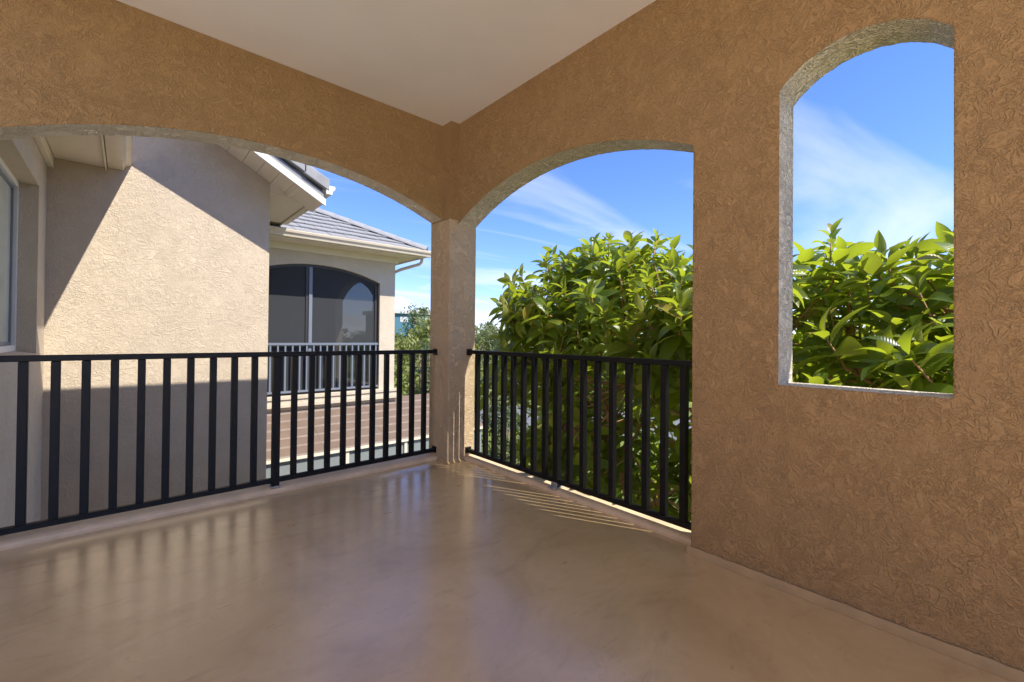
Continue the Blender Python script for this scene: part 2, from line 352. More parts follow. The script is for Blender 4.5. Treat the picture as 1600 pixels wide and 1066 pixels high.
# ------------------------------------------------------------------ our balcony: floor, ceiling, walls
XW, XWO = 2.375, 2.591          # right hand wall: inner and outer face
YW, YWO = 3.62, 3.82            # far wall: inner and outer face
XMIN, YMIN = -1.35, -2.3
PIER = -0.56
Y_ARCH = 1.157; Y_COL = 3.476; X_COL = 2.279
H = 3.25
mb = MB()
mb.box(XMIN, XW, YMIN, YW, -.22, 0)
mb.box(XW, 2.466, Y_ARCH, Y_COL, -.22, 0).box(PIER, X_COL, YW, 3.652, -.22, 0)
fl = tag(mb.build("balcony_floor", M_floor, fix=False), kind='structure')
def curb(name, axis, a, b, t0, t1, parent):
    s = 1 if t1 > t0 else -1
    prof = [(t0, -.2), (t0, .016), (t0+s*.006, .028), (t0+s*.020, .036), (t0+s*.045, .040), (t1, .040), (t1, -.2)]
    mb = MB()
    n = 24
    for k in range(n):
        sa, sb = a+(b-a)*k/n, a+(b-a)*(k+1)/n
        def P(q, s_): return (s_, q[0], q[1]) if axis == 'x' else (q[0], s_, q[1])
        for q, q2 in zip(prof, prof[1:]): mb.face([P(q, sa), P(q, sb), P(q2, sb), P(q2, sa)])
    o = mb.build(name, M_curb, parent); return o
curb("kerb_strip", 'x', PIER, X_COL, 3.652, 3.84, fl)
curb("kerb_strip", 'y', Y_ARCH, Y_COL, 2.466, 2.612, fl)

ce = tag(MB().box(XMIN, XW+.12, YMIN, YW+.1, H, H+.1).build("ceiling", M_ceil, fix=False), kind='structure')
# the roof over the balcony: eaves reach out over both arches
rb = MB()
zt = 3.41
rb.box(XMIN-.15, 3.33, YW+.102, 4.955, H+.003, zt).box(XW+.122, 3.33, YMIN-.35, YW+.102, H+.003, zt)
rb.build("roof_eave", M_soff, ce, fix=False)
rr = MB(); pk = zt + 1.3
rr.face([(3.33, 4.955, zt+.003), (XMIN-.15, 4.955, zt+.003), (XMIN-.15, 2.355, pk), (.73, 2.355, pk)])
rr.face([(3.33, 4.955, zt+.003), (.73, 2.355, pk), (.73, YMIN-.35, pk), (3.33, YMIN-.35, zt+.003)])
rr.face([(XMIN-.15, 2.355, pk), (.73, 2.355, pk), (.73, YMIN-.35, pk), (XMIN-.15, YMIN-.35, pk)])
rr.build("roof_slope", M_tile, ce, fix=False)

from mathutils import noise as mno
wob = lambda s, k: .0035*mno.noise((s*28, k, 0)) + .002*mno.noise((s*75, k, 3))
archB_ = arc_fn(2.3127, .0785, 2.4944); archB = lambda s: archB_(s) + wob(s, 1)
archA = lambda s: wob(s, 5) + 2.612 - .285*(abs((s-.90)/1.40)**2.15)
archW_ = arc_fn(.4265, 2.168, .388); archW = lambda s: archW_(s) + wob(s, 9)
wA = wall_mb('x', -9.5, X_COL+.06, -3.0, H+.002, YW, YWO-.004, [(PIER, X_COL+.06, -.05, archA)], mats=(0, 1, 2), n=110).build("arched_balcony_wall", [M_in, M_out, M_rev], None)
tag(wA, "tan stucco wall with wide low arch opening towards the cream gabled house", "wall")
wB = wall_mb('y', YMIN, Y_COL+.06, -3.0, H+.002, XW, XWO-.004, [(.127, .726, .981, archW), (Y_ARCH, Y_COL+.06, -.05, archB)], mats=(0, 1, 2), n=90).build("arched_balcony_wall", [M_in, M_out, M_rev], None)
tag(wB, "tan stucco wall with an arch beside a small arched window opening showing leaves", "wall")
# mortar cove along the foot of the right hand wall
mb = MB(); n = 120; ys = [YMIN + (1.175-YMIN)*k/n for k in range(n+1)]
jr = random.Random(3); zt_ = [.046+jr.uniform(-.002, .0025) for _ in ys]; xt_ = [.0115+jr.uniform(-.0006, .001) for _ in ys]; xb_ = [.016+jr.uniform(-.0006, .001) for _ in ys]
for k in range(n):
    a, b = ys[k], ys[k+1]
    pa = [(XW-xb_[k], a, .001), (XW-xt_[k]-.003, a, zt_[k]*.6), (XW-xt_[k], a, zt_[k]), (XW+.002, a, zt_[k]-.018)]
    pb = [(XW-xb_[k+1], b, .001), (XW-xt_[k+1]-.003, b, zt_[k+1]*.6), (XW-xt_[k+1], b, zt_[k+1]), (XW+.002, b, zt_[k+1]-.018)]
    for j in range(3): mb.face([pa[j], pb[j], pb[j+1], pa[j+1]])
mb.face([(XW-xb_[-1], ys[-1], .001), (XW-xt_[-1], ys[-1], zt_[-1]), (XW+.002, ys[-1], zt_[-1]), (XW+.05, ys[-1], .001)])
mb.build("mortar_cove", M_skirt, wB)
# corner column: square pier proud of both beams
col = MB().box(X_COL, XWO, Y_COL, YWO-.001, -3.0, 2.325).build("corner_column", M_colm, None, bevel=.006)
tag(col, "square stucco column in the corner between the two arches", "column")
MB().box(X_COL, XWO, Y_COL, YWO-.001, 2.3255, H+.001).build("pilaster", M_in, col)  # upper column in the browned tone, its shade put into the colour
cf = MB(); jr = random.Random(5)
prev = None
# worn mortar foot round the column
pts_o = []; pts_i = []
for k in range(13):
    t = k/12
    x_, y_ = (X_COL, YWO-.18-(YWO-.18-Y_COL)*t*2) if t <= .5 else (X_COL+(2.46-X_COL)*(t-.5)*2, Y_COL)
    ox, oy = (-1, 0) if t < .46 else ((0, -1) if t > .54 else (-.75, -.75))
    h_ = jr.uniform(.014, .026)
    pts_i.append((x_+ox*.001, y_+oy*.001, h_)); pts_o.append((x_+ox*jr.uniform(.012, .024), y_+oy*jr.uniform(.012, .024), .0012))
for k in range(12): cf.face([pts_i[k], pts_i[k+1], pts_o[k+1], pts_o[k]])
cf.build("mortar_foot", M_skirt, col)
# added out of view to bounce sunlight into the balcony: a pale terrace with a wall along its far side
ter = tag(MB().box(XMIN, XWO, -14, YMIN-.002, -.22, -.004).box(-9.5, XMIN-.002, -14, YW-.002, -.22, -.004).build("bounce_terrace", M_terr, fix=False), kind='structure')
hb = MB().box(-9.72, -9.502, -14, YW+.2, -3, H).build("bounce_terrace_wall", M_house, None, fix=False)
tag(hb, "added unseen cream wall along the far side of the terrace", "wall")

# ------------------------------------------------------------------ railings
BW = .040
def railing(label, loc, length, axis, posts, bars, end_lo, end_hi):
    """local run along +x from the column end; turned for the other arch"""
    root = empty("balcony_railing", loc, label, "railing", "black railings across the arches")
    root.rotation_euler = (0, 0, axis)
    bpy.context.view_layer.update()
    def part(name, mb, m, bevel=.003):
        me = mb.mesh(name, m, bevel=bevel); o = bpy.data.objects.new(name, me); COL.objects.link(o); o.parent = root; return o
    part("top_rail", MB().box(0, length, -.024, .024, 1.034, 1.070), M_rail)
    part("bottom_rail", MB().box(0, length, -.018, .018, .072, .108), M_rail)
    bar = MB().box(-BW/2, BW/2, -BW/2, BW/2, .109, 1.033).mesh("baluster", M_rail, bevel=.0025)
    for b in bars:
        o = bpy.data.objects.new("baluster", bar); COL.objects.link(o); o.parent = root; o.location = (b, 0, 0)
    for p in posts:
        part("post", MB().box(p-.0255, p+.0255, -.0265, .0265, .044, 1.033), M_rail)
        bp_ = part("foot_bracket", MB().box(p-.036, p+.036, -.060, .040, .0405, .050).box(p-.030, p+.030, -.034, -.0275, .0505, .085), M_steel, .002)
        for sx in (-.024, .024):
            me = MB().tube([(p+sx, -.047, .049), (p+sx, -.047, .060)], [.006, .006], 6).mesh("bolt", M_steel)
            o = bpy.data.objects.new("bolt", me); COL.objects.link(o); o.parent = bp_
    for (x_, z0, z1) in ((0, 1.018, 1.080), (0, .066, .125), (length, 1.018, 1.080), (length, .066, .125)):
        d = .016 if x_ == 0 else -.016
        part("wall_bracket", MB().box(min(x_, x_+d)+(.0005 if d > 0 else 0), max(x_, x_+d)-(0 if d > 0 else .0005), -.031, .031, z0, z1), M_rail)
    return root
# far arch: from the column towards -x
LA = X_COL - PIER
barsA = [X_COL - x for x in [-.437+.1284*k for k in range(-1, 10)] if x > PIER+.03] + [X_COL - (.8655+.1284*k) for k in range(1, 11)]
railing("long black metal railing across the wide arch in front of the cream house", (X_COL, 3.70, 0), LA, math.pi, [X_COL-.8655], barsA, 0, 0)
LB = Y_COL - Y_ARCH
barsB = [Y_COL-(2.300+.1285*k) for k in range(1, 9)] + [Y_COL-(2.300-.1285*k) for k in range(1, 9)]
railing("shorter black metal railing across the right arch in front of the big leafed tree", (2.515, Y_COL, 0), LB, -math.pi/2, [Y_COL-2.300], barsB, 0, 0)

# ------------------------------------------------------------------ gabled cream house
rake = lambda x: 3.56 - .57*(x-1.217)
hs_ = empty("house", (0.4, 8.5, -3), "cream stucco gabled house with white rake boards close beyond the wide arch", "house")
XA = -.68; XE = 1.52; YG = 7.0
g = MB(); RX = -1.6
g.prism([(-5.2, -3), (XE, -3), (XE, rake(XE)), (RX, rake(RX)), (-5.2, rake(RX)-.57*(3.6))], 'y', YG, YG+.22)
g.box(XE-.22, XE, YG+.22, 13, -3, 3.30)
g.build("gable_wall", M_house, hs_, fix=False)
ww = wall_mb('y', YWO+.002, YG-.002, -3, 3.30, XA, XA-.22, [(3.95, 6.45, .985, lambda s: 2.68)], n=1).build("window_wall", [M_house, M_house], hs_)
# window: frame, sash and pane, sloped sill
wf = MB(); xf = XA-.135
for (a, b, z0, z1) in ((3.95, 4.0, 1.02, 2.68), (6.395, 6.45, 1.02, 2.68), (4.0, 6.395, 1.02, 1.075), (4.0, 6.395, 2.625, 2.68)): wf.box(xf-.07, xf, a, b, z0, z1)
wn = wf.build("window", M_white, hs_, fix=False)
wsash = MB()
for (a, b, z0, z1) in ((4.001, 4.03, 1.076, 2.624), (6.36, 6.394, 1.076, 2.624), (4.03, 6.36, 1.076, 1.105), (4.03, 6.36, 2.595, 2.624)): wsash.box(xf-.055, xf-.025, a, b, z0, z1)
wsash.build("sash", M_alu, wn, fix=False)
MB().box(xf-.045, xf-.039, 4.031, 6.359, 1.106, 2.594).build("pane", M_glass, wn, fix=False)
MB().prism([(XA-.22, .986), (XA+.004, .988), (XA+.004, .992), (XA-.14, 1.019), (XA-.22, 1.019)], 'y', 3.951, 6.449).build("sill", M_house, wn, fix=False)
# left eave above the window
sz = 3.15
MB().box(XA+.001, XA+.05, 4.97, YG-.003, 3.03, sz-.002).build("frieze", M_trim, hs_, bevel=.004)
sf = MB().box(XA+.051, -.215, 4.97, YG-.003, sz, sz+.012).build("soffit", M_soff, hs_, fix=False)
k = 0; y = 4.97
pm = MB().box(XA+.055, -.22, 0, .0475, sz-.005, sz-.001).mesh("soffit_panel", M_soff, fix=False)
while y < YG-.055:
    o = link("soffit_panel", pm, sf); o.location.y = y; y += .0505
MB().box(-.214, -.198, 4.97, YG-.003, 3.115, 3.29).build("fascia", M_trim, hs_, fix=False)
def gutter_prof(x0, s, z0, z1, w):   # K style, hollow on top
    return [(x0, z1-.004), (x0, z0), (x0+s*w*.62, z0), (x0+s*w*.66, z0+.02), (x0+s*w*.74, z0+.055), (x0+s*w*.93, z0+.075), (x0+s*w, z1-.02), (x0+s*w, z1), (x0+s*w*.94, z1), (x0+s*w*.92, z1-.03), (x0+s*w*.6, z0+.05), (x0+s*.01, z0+.05)]
MB().prism(gutter_prof(-.190, 1, 3.150, 3.268, .215), 'y', 4.97, YG-.003).build("gutter", M_gut, hs_, fix=False)
MB().hexa([(-.15, 4.97, 3.30), (-.15, YG-.004, 3.30), (-3.2, YG-.004, 4.9), (-3.2, 4.97, 4.9), (-.15, 4.97, 3.36), (-.15, YG-.004, 3.36), (-3.2, YG-.004, 4.96), (-3.2, 4.97, 4.96)]).build("roof", M_tile, hs_)
# rake: sloped soffit planks, white board, tiles
YR = 6.40; XR = 2.09
sl = math.hypot(1, .57)
rs = MB().hexa([(-1.6, YR+.042, rake(-1.6)+.02), (XR, YR+.042, rake(XR)+.02), (XR, YG-.003, rake(XR)+.02), (-1.6, YG-.003, rake(-1.6)+.02), (-1.6, YR+.042, rake(-1.6)+.05), (XR, YR+.042, rake(XR)+.05), (XR, YG-.003, rake(XR)+.05), (-1.6, YG-.003, rake(-1.6)+.05)]).build("rake_soffit", M_soff, hs_)
x = -1.5
while x < 1.72:
    x2 = min(x+.172, 1.752)
    MB().hexa([(x, YR+.044, rake(x)), (x2, YR+.044, rake(x2)), (x2, YG-.002, rake(x2)), (x, YG-.002, rake(x)), (x, YR+.044, rake(x)+.018), (x2, YR+.044, rake(x2)+.018), (x2, YG-.002, rake(x2)+.018), (x, YG-.002, rake(x)+.018)]).build("soffit_panel", M_soff, rs)
    x += .178
MB().hexa([(-1.6, YR, rake(-1.6)-.012), (XR+.01, YR, rake(XR+.01)-.012), (XR+.01, YR+.04, rake(XR+.01)-.012), (-1.6, YR+.04, rake(-1.6)-.012), (-1.6, YR, rake(-1.6)+.085), (XR+.01, YR, rake(XR+.01)+.085), (XR+.01, YR+.04, rake(XR+.01)+.085), (-1.6, YR+.04, rake(-1.6)+.085)]).build("rake_board", M_white, hs_)
rs2 = MB()
xa, xb = 1.62, 2.14
rs2.hexa([(-1.6, YR+.02, rake(-1.6)+.087), (xa, YR+.02, rake(xa)+.087), (xa, YG+5, rake(xa)+.087), (-1.6, YG+5, rake(-1.6)+.087), (-1.6, YR+.02, rake(-1.6)+.165), (xa, YR+.02, rake(xa)+.165), (xa, YG+5, rake(xa)+.165), (-1.6, YG+5, rake(-1.6)+.165)])
rs2.hexa([(xa+.001, YR+.05, rake(xa)+.089), (xb, YR+.05, 3.345), (xb, YG+5, 3.345), (xa+.001, YG+5, rake(xa)+.089), (xa+.001, YR+.05, rake(xa)+.163), (xb, YR+.05, 3.40), (xb, YG+5, 3.40), (xa+.001, YG+5, rake(xa)+.163)])
rs2.hexa([(xa+.001, YR+.02, rake(xa)+.087), (XR, YR+.02, rake(XR)+.087), (XR, YR+.048, rake(XR)+.087), (xa+.001, YR+.048, rake(xa)+.087), (xa+.001, YR+.02, rake(xa)+.163), (XR, YR+.02, rake(XR)+.163), (XR, YR+.048, rake(XR)+.163), (xa+.001, YR+.048, rake(xa)+.163)])
rs2.build("roof", M_tile, hs_)
x = -1.4
while x < XR-.05:                                        # barge tiles, each lapping the next one down
    x2 = min(x+.43, XR+.05); a, b = .205, .185
    MB().hexa([(x, YR-.035, rake(x)+a), (x2, YR-.035, rake(x2)+a+.02), (x2, YR+.22, rake(x2)+a+.02), (x, YR+.22, rake(x)+a),
               (x, YR-.035, rake(x)+a+b-.03), (x2, YR-.035, rake(x2)+a+b), (x2, YR+.22, rake(x2)+a+b), (x, YR+.22, rake(x)+a+b-.03)]).build("barge_tile", M_ridge, hs_, bevel=.008)
    x += .40
# boxed eave on the gable's right hand side
ez = 3.235
es = MB().box(XE, 2.075, YG, 9.30, ez+.010, ez+.02).box(1.74, 2.075, YR+.045, YG, ez+.010, ez+.02).build("soffit", M_soff, hs_, fix=False)
y = YG+.002
pm2 = MB().box(XE+.003, 2.070, 0, .145, ez, ez+.009).mesh("soffit_panel", M_soff, fix=False)
while y < 9.2:
    o = link("soffit_panel", pm2, es); o.location.y = y; y += .152
MB().prism([(XE+.002, ez+.021), (1.765, ez+.021), (XE+.002, rake(XE)-.003)], 'y', YG-.012, YG+.012).build("eave_return", M_trim, hs_, fix=False)
MB().box(2.076, 2.096, YR+.042, 9.30, ez-.03, ez+.11).build("fascia", M_trim, hs_, fix=False)
MB().prism(gutter_prof(2.10, 1, ez-.02, ez+.10, .12), 'y', YR-.02, 8.68).build("gutter", M_gut, hs_, fix=False)
MB().prism([(2.099, ez+.101), (2.099, ez-.021), (2.18, ez-.021), (2.19, ez+.03), (2.221, ez+.06), (2.221, ez+.101)], 'y', YR-.026, YR-.0205).build("gutter_end_cap", M_white, hs_, fix=False)

# ------------------------------------------------------------------ house with the screened porch
D2 = 9.38; XL = 4.66
ph = empty("house", (3.4, 11, -3), "house corner with dark screened arch and grey tiled hip roof, beyond the gabled house", "house")
archL = arc_fn(2.955, 2.66-3.435, 3.435)
lw = wall_mb('x', XE+.002, XL, -3, 3.05, D2, D2+.2, [(1.62, 4.29, .0, archL)], n=30).build("porch_wall", [M_house_far, M_house_far], ph)
archR = arc_fn(11.4, 2.62-2.0, 2.0)
wall_mb('y', D2+.202, 13.2, -3, 3.05, XL, XL-.2, [(10.15, 12.65, .0, archR)], n=20).build("side_wall", [M_house_far, M_house_far], ph)
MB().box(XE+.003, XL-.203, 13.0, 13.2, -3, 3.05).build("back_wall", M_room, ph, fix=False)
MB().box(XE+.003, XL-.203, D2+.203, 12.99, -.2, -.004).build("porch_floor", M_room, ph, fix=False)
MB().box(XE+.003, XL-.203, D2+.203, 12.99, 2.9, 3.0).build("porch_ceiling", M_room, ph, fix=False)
MB().box(XE+.003, XL+.05, D2-.045, D2-.001, 2.885, 3.025).box(XL+.001, XL+.05, D2, 13.2, 2.885, 3.025).build("frieze", M_trim, ph, fix=False)
YE = 8.82; XG = 5.08
MB().box(XE+.003, XG-.002, YE+.012, D2+.2, 3.027, 3.045).box(XL, XG-.002, D2+.2, 13.6, 3.027, 3.045).build("soffit", M_soff, ph, fix=False)
MB().box(XE+.012, XG, YE-.012, YE+.010, 3.0, 3.14).box(XG-.001, XG+.02, YE-.012, 13.6, 3.0, 3.14).build("fascia", M_trim, ph, fix=False)
gp = [(p[0], p[1]) for p in gutter_prof(YE-.014, -1, 3.02, 3.15, .125)]
gm = MB(); gm.prism(gp, 'x', XE+.01, XG+.145); gm.build("gutter", M_gut, ph, fix=False)
MB().prism(gutter_prof(XG+.022, 1, 3.02, 3.15, .125), 'y', YE-.01, 13.6).build("gutter", M_gut, ph, fix=False)
ds = MB(); ds.tube([(5.14, 9.0, 3.03), (5.14, 9.02, 2.93), (5.10, 9.06, 2.88), (4.80, 9.40, 2.76), (4.71, 9.52, 2.70), (4.70, 9.55, 2.6), (4.70, 9.55, -2.9)], [.036]*7, 8)
ds.build("downspout", M_gut, ph, smooth=True)
# hip roof: a deck under individually laid tiles
ridge_t = 2.6; zE = 3.13; sp_ = .5
cx_, cy_ = XG+.05, YE-.03
rm = MB()
rm.face([(1.6, cy_, zE), (cx_, cy_, zE), (cx_-ridge_t, cy_+ridge_t, zE+sp_*ridge_t), (1.6, cy_+ridge_t, zE+sp_*ridge_t)])
rm.face([(cx_, cy_, zE), (cx_, 14.2, zE), (cx_-ridge_t, 14.2-ridge_t, zE+sp_*ridge_t), (cx_-ridge_t, cy_+ridge_t, zE+sp_*ridge_t)])
roof = rm.build("roof", M_tile, ph, fix=False)
def tile_mesh(name, wd, ln, th, m, seed):
    r = random.Random(seed); a = .004
    mb = MB().hexa([(0, 0, .012+r.uniform(-a, a)), (wd, 0, .012+r.uniform(-a, a)), (wd, ln, -.002), (0, ln, -.002), (0, 0, .012+th), (wd, 0, .012+th+r.uniform(-a, a)), (wd, ln, th*.55), (0, ln, th*.55)])
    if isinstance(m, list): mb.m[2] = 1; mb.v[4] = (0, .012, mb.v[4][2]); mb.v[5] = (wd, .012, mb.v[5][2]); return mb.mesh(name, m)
    return mb.mesh(name, m, bevel=.004)
TM = [tile_mesh("roof_tile", .322, .40, .034, M_tile, s) for s in range(4)]
ang = math.atan(sp_); expo = .33
rows = int(ridge_t*math.hypot(1, sp_)/expo)
jr = random.Random(11); nt_ = 0
for i in range(rows):
    run = i*expo*math.cos(ang); y0 = cy_ + run - .03; z0 = zE + sp_*(y0-cy_) + .012
    xe = cx_ - max(0, y0-cy_) - .12; x = 2.0 + (i % 2)*.165 - .33*3
    while x + .10 < xe:
        wfrac = min(1, (xe-x)/.322)
        if x > 1.55:
            o = link("roof_tile", TM[jr.randrange(4)], roof); o.location = (x, y0, z0+jr.uniform(0, .006)); o.rotation_euler = (ang-.035+jr.uniform(-.008, .008), 0, jr.uniform(-.008, .008)); o.scale = (wfrac, 1, 1); nt_ += 1
        x += .33
RTm = MB().prism([(-.13, -.055), (-.11, -.02), (-.055, .035), (0, .05), (.055, .035), (.11, -.02), (.13, -.055), (.10, -.07), (0, .01), (-.10, -.07)], 'y', 0, .43).mesh("ridge_tile", M_ridge, bevel=.004)
hd = Vector((-1, 1, sp_)).normalized()
for i in range(9):
    p = Vector((cx_+.02, cy_-.02, zE+.085)) + hd*(.385*i)
    o = link("ridge_tile", RTm, roof); o.rotation_mode = 'QUATERNION'
    yq = hd; zq = Vector((.25, -.25, 1)); xq = yq.cross(zq).normalized(); zq = xq.cross(yq).normalized()
    o.matrix_world = Matrix(((xq.x, yq.x, zq.x, p.x), (xq.y, yq.y, zq.y, p.y), (xq.z, yq.z, zq.z, p.z), (0, 0, 0, 1)))
    o.rotation_quaternion = o.rotation_quaternion @ __import__('mathutils').Quaternion((1, 0, 0), -.03)
# screen: frame, mullions, two mesh panels
fr = MB()
n = 20
ys0, ys1 = D2+.075, D2+.115
def arch_bar(mb, a, b, fn, th, y0, y1):
    for i in range(n):
        sa = a+(b-a)*i/n; sb = a+(b-a)*(i+1)/n
        mb.hexa([(sa, y0, fn(sa)-th), (sb, y0, fn(sb)-th), (sb, y1, fn(sb)-th), (sa, y1, fn(sa)-th), (sa, y0, fn(sa)-.001), (sb, y0, fn(sb)-.001), (sb, y1, fn(sb)-.001), (sa, y1, fn(sa)-.001)])
arch_bar(fr, 1.621, 4.289, archL, .05, ys0, ys1)
fr.box(4.21, 4.2885, ys0, ys1, .004, archL(4.2885)-.052).box(1.622, 1.67, ys0, ys1, .004, archL(1.63)-.052).box(1.671, 4.209, ys0, ys1, .004, .05)
frame = fr.build("screen_frame", M_bronze, ph, fix=False)
MB().box(2.79, 2.855, ys0-.02, ys1-.045, .051, archL(2.8)-.054).build("mullion", M_alu, ph, fix=False)
MB().box(2.735, 2.789, ys0+.001, ys1-.001, .051, archL(2.75)-.054).build("mullion", M_bronze, ph, fix=False)
for (a, b) in ((1.672, 2.734), (2.856, 4.208)):
    s = MB()
    for i in range(12):
        sa = a+(b-a)*i/12; sb = a+(b-a)*(i+1)/12
        s.face([(sa, D2+.095, .052), (sb, D2+.095, .052), (sb, D2+.095, archL(sb)-.05), (sa, D2+.095, archL(sa)-.05)])
    s.build("screen_panel", M_screen, ph, fix=False)
# pale railing inside the arch
lr = MB().box(1.63, 4.27, D2+.004, D2+.045, 1.0, 1.045).box(1.63, 4.27, D2+.010, D2+.040, .05, .09).build("porch_railing", M_alu, ph, fix=False)
bm_ = MB().box(-.0145, .0145, D2+.012, D2+.040, .091, .999).mesh("baluster", M_alu, fix=False)
x = 1.683
while x < 4.25:
    o = link("baluster", bm_, lr); o.location.x = x; x += .1334
# ledge mouldings under the arch
MB().box(XE+.003, XL+.07, D2-.10, D2-.002, -.062, -.005).box(XE+.003, XL+.05, D2-.075, D2-.002, -.15, -.0625).box(XE+.003, XL+.07, D2-.10, D2-.002, -.215, -.1505).box(XE+.003, XL+.03, D2-.04, D2-.002, -.27, -.2155).build("ledge", M_house_far, ph, fix=False)
# low brown tiled roof below it
zt2, ss = -.35, .46; yF = 8.16; zF = zt2-ss*(D2-yF)
pr = MB().hexa([(XE+.003, yF, zF-.05), (6.4, yF, zF-.05), (6.4, D2-.003, zt2-.05), (XE+.003, D2-.003, zt2-.05), (XE+.003, yF, zF), (6.4, yF, zF), (6.4, D2-.003, zt2), (XE+.003, D2-.003, zt2)]).build("porch_roof", M_brown, ph)
ang2 = math.atan(ss); ex2 = .262
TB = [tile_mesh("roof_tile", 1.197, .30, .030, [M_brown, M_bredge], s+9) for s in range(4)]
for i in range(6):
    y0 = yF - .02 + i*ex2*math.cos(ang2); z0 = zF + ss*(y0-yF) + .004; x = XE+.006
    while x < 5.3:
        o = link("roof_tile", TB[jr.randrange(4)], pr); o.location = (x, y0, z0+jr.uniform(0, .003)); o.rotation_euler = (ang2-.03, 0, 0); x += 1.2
MB().box(XE+.003, 6.42, yF-.045, yF-.005, zF-.045, zF+.004).build("roof_edge", M_trim, ph, fix=False)
MB().box(XE+.003, 6.3, yF+.015, yF+.04, -3, zF-.052).build("screen_panel", M_screen2, ph, fix=False)
for x in (1.9, 3.1, 4.3, 5.5): MB().box(x, x+.06, yF-.012, yF+.014, -3, zF-.052).build("screen_post", M_trim, ph, fix=False)
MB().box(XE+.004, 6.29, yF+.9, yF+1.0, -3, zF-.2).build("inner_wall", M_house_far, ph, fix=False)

# ------------------------------------------------------------------ ground, road, far building
gm = MB(); gm.face([(-900, -900, -3), (900, -900, -3), (900, 900, -3), (-900, 900, -3)])
tag(gm.build("ground", M_lawn, fix=False), kind='structure')
def strip(name, m, p0, p1, wdt, z, kind='structure'):
    p0, p1 = Vector(p0), Vector(p1); d = (p1-p0).normalized(); q = Vector((-d.y, d.x))*wdt/2
    o = MB().face([(p0.x-q.x, p0.y-q.y, z), (p1.x-q.x, p1.y-q.y, z), (p1.x+q.x, p1.y+q.y, z), (p0.x+q.x, p0.y+q.y, z)]).build(name, m, fix=False)
    return tag(o, kind=kind)
strip("road", M_asph, (34, -14), (2, 40), 6.5, -2.992)
strip("driveway", M_conc, (0.0, 5.9), (9.6, 5.9), 3.9, -2.992)
bb = empty("far_building", (58, 90, -3), "low teal building with white roof line far beyond the trees", "building")
MB().box(44, 66, 90, 104, -3, 6.3).build("wall", M_teal, bb, fix=False)
MB().box(43.4, 66.6, 89.4, 104.6, 6.3, 7.2).build("roof", M_wroof, bb, fix=False)
for x in np.arange(46, 65, 3.2): MB().box(x, x+1.9, 89.93, 89.99, 4.4, 5.6).build("window", M_wroof, bb, fix=False)

# ------------------------------------------------------------------ the big leafed tree beyond the right hand wall
def leaf_verts(L_, W_, droop, fold, curl, nseg=6):
    """one leaf along +y, upper side +z: 3 points across, blade arched along its length"""
    vs, uv = [], []
    for k in range(nseg+1):
        t = k/nseg
        wv = W_*.5*(math.sin(math.pi*min(1, t**.80*.985+.015)))**.85 if 0 < k < nseg else (.03*W_ if k == 0 else .012*W_)
        y = L_*t*(1-.12*droop*t); z = L_*(.10*math.sin(math.pi*t*.8) - droop*.34*t*t)
        for sx in (-1, 0, 1):
            vs.append((sx*wv, y, z + abs(sx)*wv*fold + (curl*wv*sx)*.25)); uv.append((sx*.5, t))
    fs = []
    for k in range(nseg):
        for c in (0, 1):
            i = k*3+c; fs.append((i, i+1, i+4, i+3))
    return np.array(vs), fs, np.array(uv)
LV = []
lr_ = random.Random(21)
for k in range(7): LV.append(leaf_verts(1.0, lr_.uniform(.36, .45), lr_.uniform(.1, 1.15), lr_.uniform(.12, .5), lr_.uniform(-1, 1)))
def leaf_mesh(vs, fs, uv, name="leaf"):
    me = bpy.data.meshes.new(name); me.from_pydata([tuple(v) for v in vs], [], fs); me.materials.append(M_leaf)
    u = me.uv_layers.new(name='leaf'); li = np.array([l.vertex_index for l in me.loops]); u.data.foreach_set('uv', np.asarray(uv)[li].astype(np.float32).ravel())
    me.polygons.foreach_set('use_smooth', [True]*len(me.polygons)); return me
LM = [leaf_mesh(*l) for l in LV]

lob = [((4.45, 4.45, .55), (1.1, .92, 1.50)), ((4.5, 3.6, .80), (1.3, 1.0, 1.66)), ((4.3, 2.45, .58), (1.4, 1.0, 1.60)), ((4.2, 1.35, .50), (1.4, .95, 1.68)), ((4.25, .45, .25), (1.35, .9, 1.55)),
       ((4.35, -.45, .2), (1.2, .9, 1.5)), ((4.4, 3.0, -1.1), (1.35, 1.9, .95)), ((4.3, .6, -.9), (1.35, 1.5, 1.0))]
def depth_in(p):
    return max(1 - math.sqrt(sum(((p[i]-c[i])/r[i])**2 for i in range(3))) for c, r in lob)
tr = random.Random(4)
base = Vector((4.35, 2.35, -3.0))
stems = []                                   # (points, radii)
forks = []
for k, (c, r) in enumerate(lob[:6]):
    c = Vector(c); a = 2*math.pi*k/6
    p0 = base + Vector((math.cos(a)*.10, math.sin(a)*.13, -.05)); tgt = c + Vector((tr.uniform(-.2, .2), tr.uniform(-.15, .15), .35*r[2]))
    pts = []
    for j in range(9):
        t = j/8
        h_ = t**.72
        q = p0.lerp(tgt, t); q.x = p0.x + (tgt.x-p0.x)*t**1.5; q.y = p0.y + (tgt.y-p0.y)*t**1.45
        q += Vector((tr.uniform(-.05, .05), tr.uniform(-.06, .06), 0))*(1 if 0 < j < 8 else 0); pts.append(q)
    stems.append((pts, [.066*(1-.78*j/8) for j in range(9)]))
    for j in range(3, 9): forks.append((pts[j], .078*(1-.78*j/8)))
boughs = []
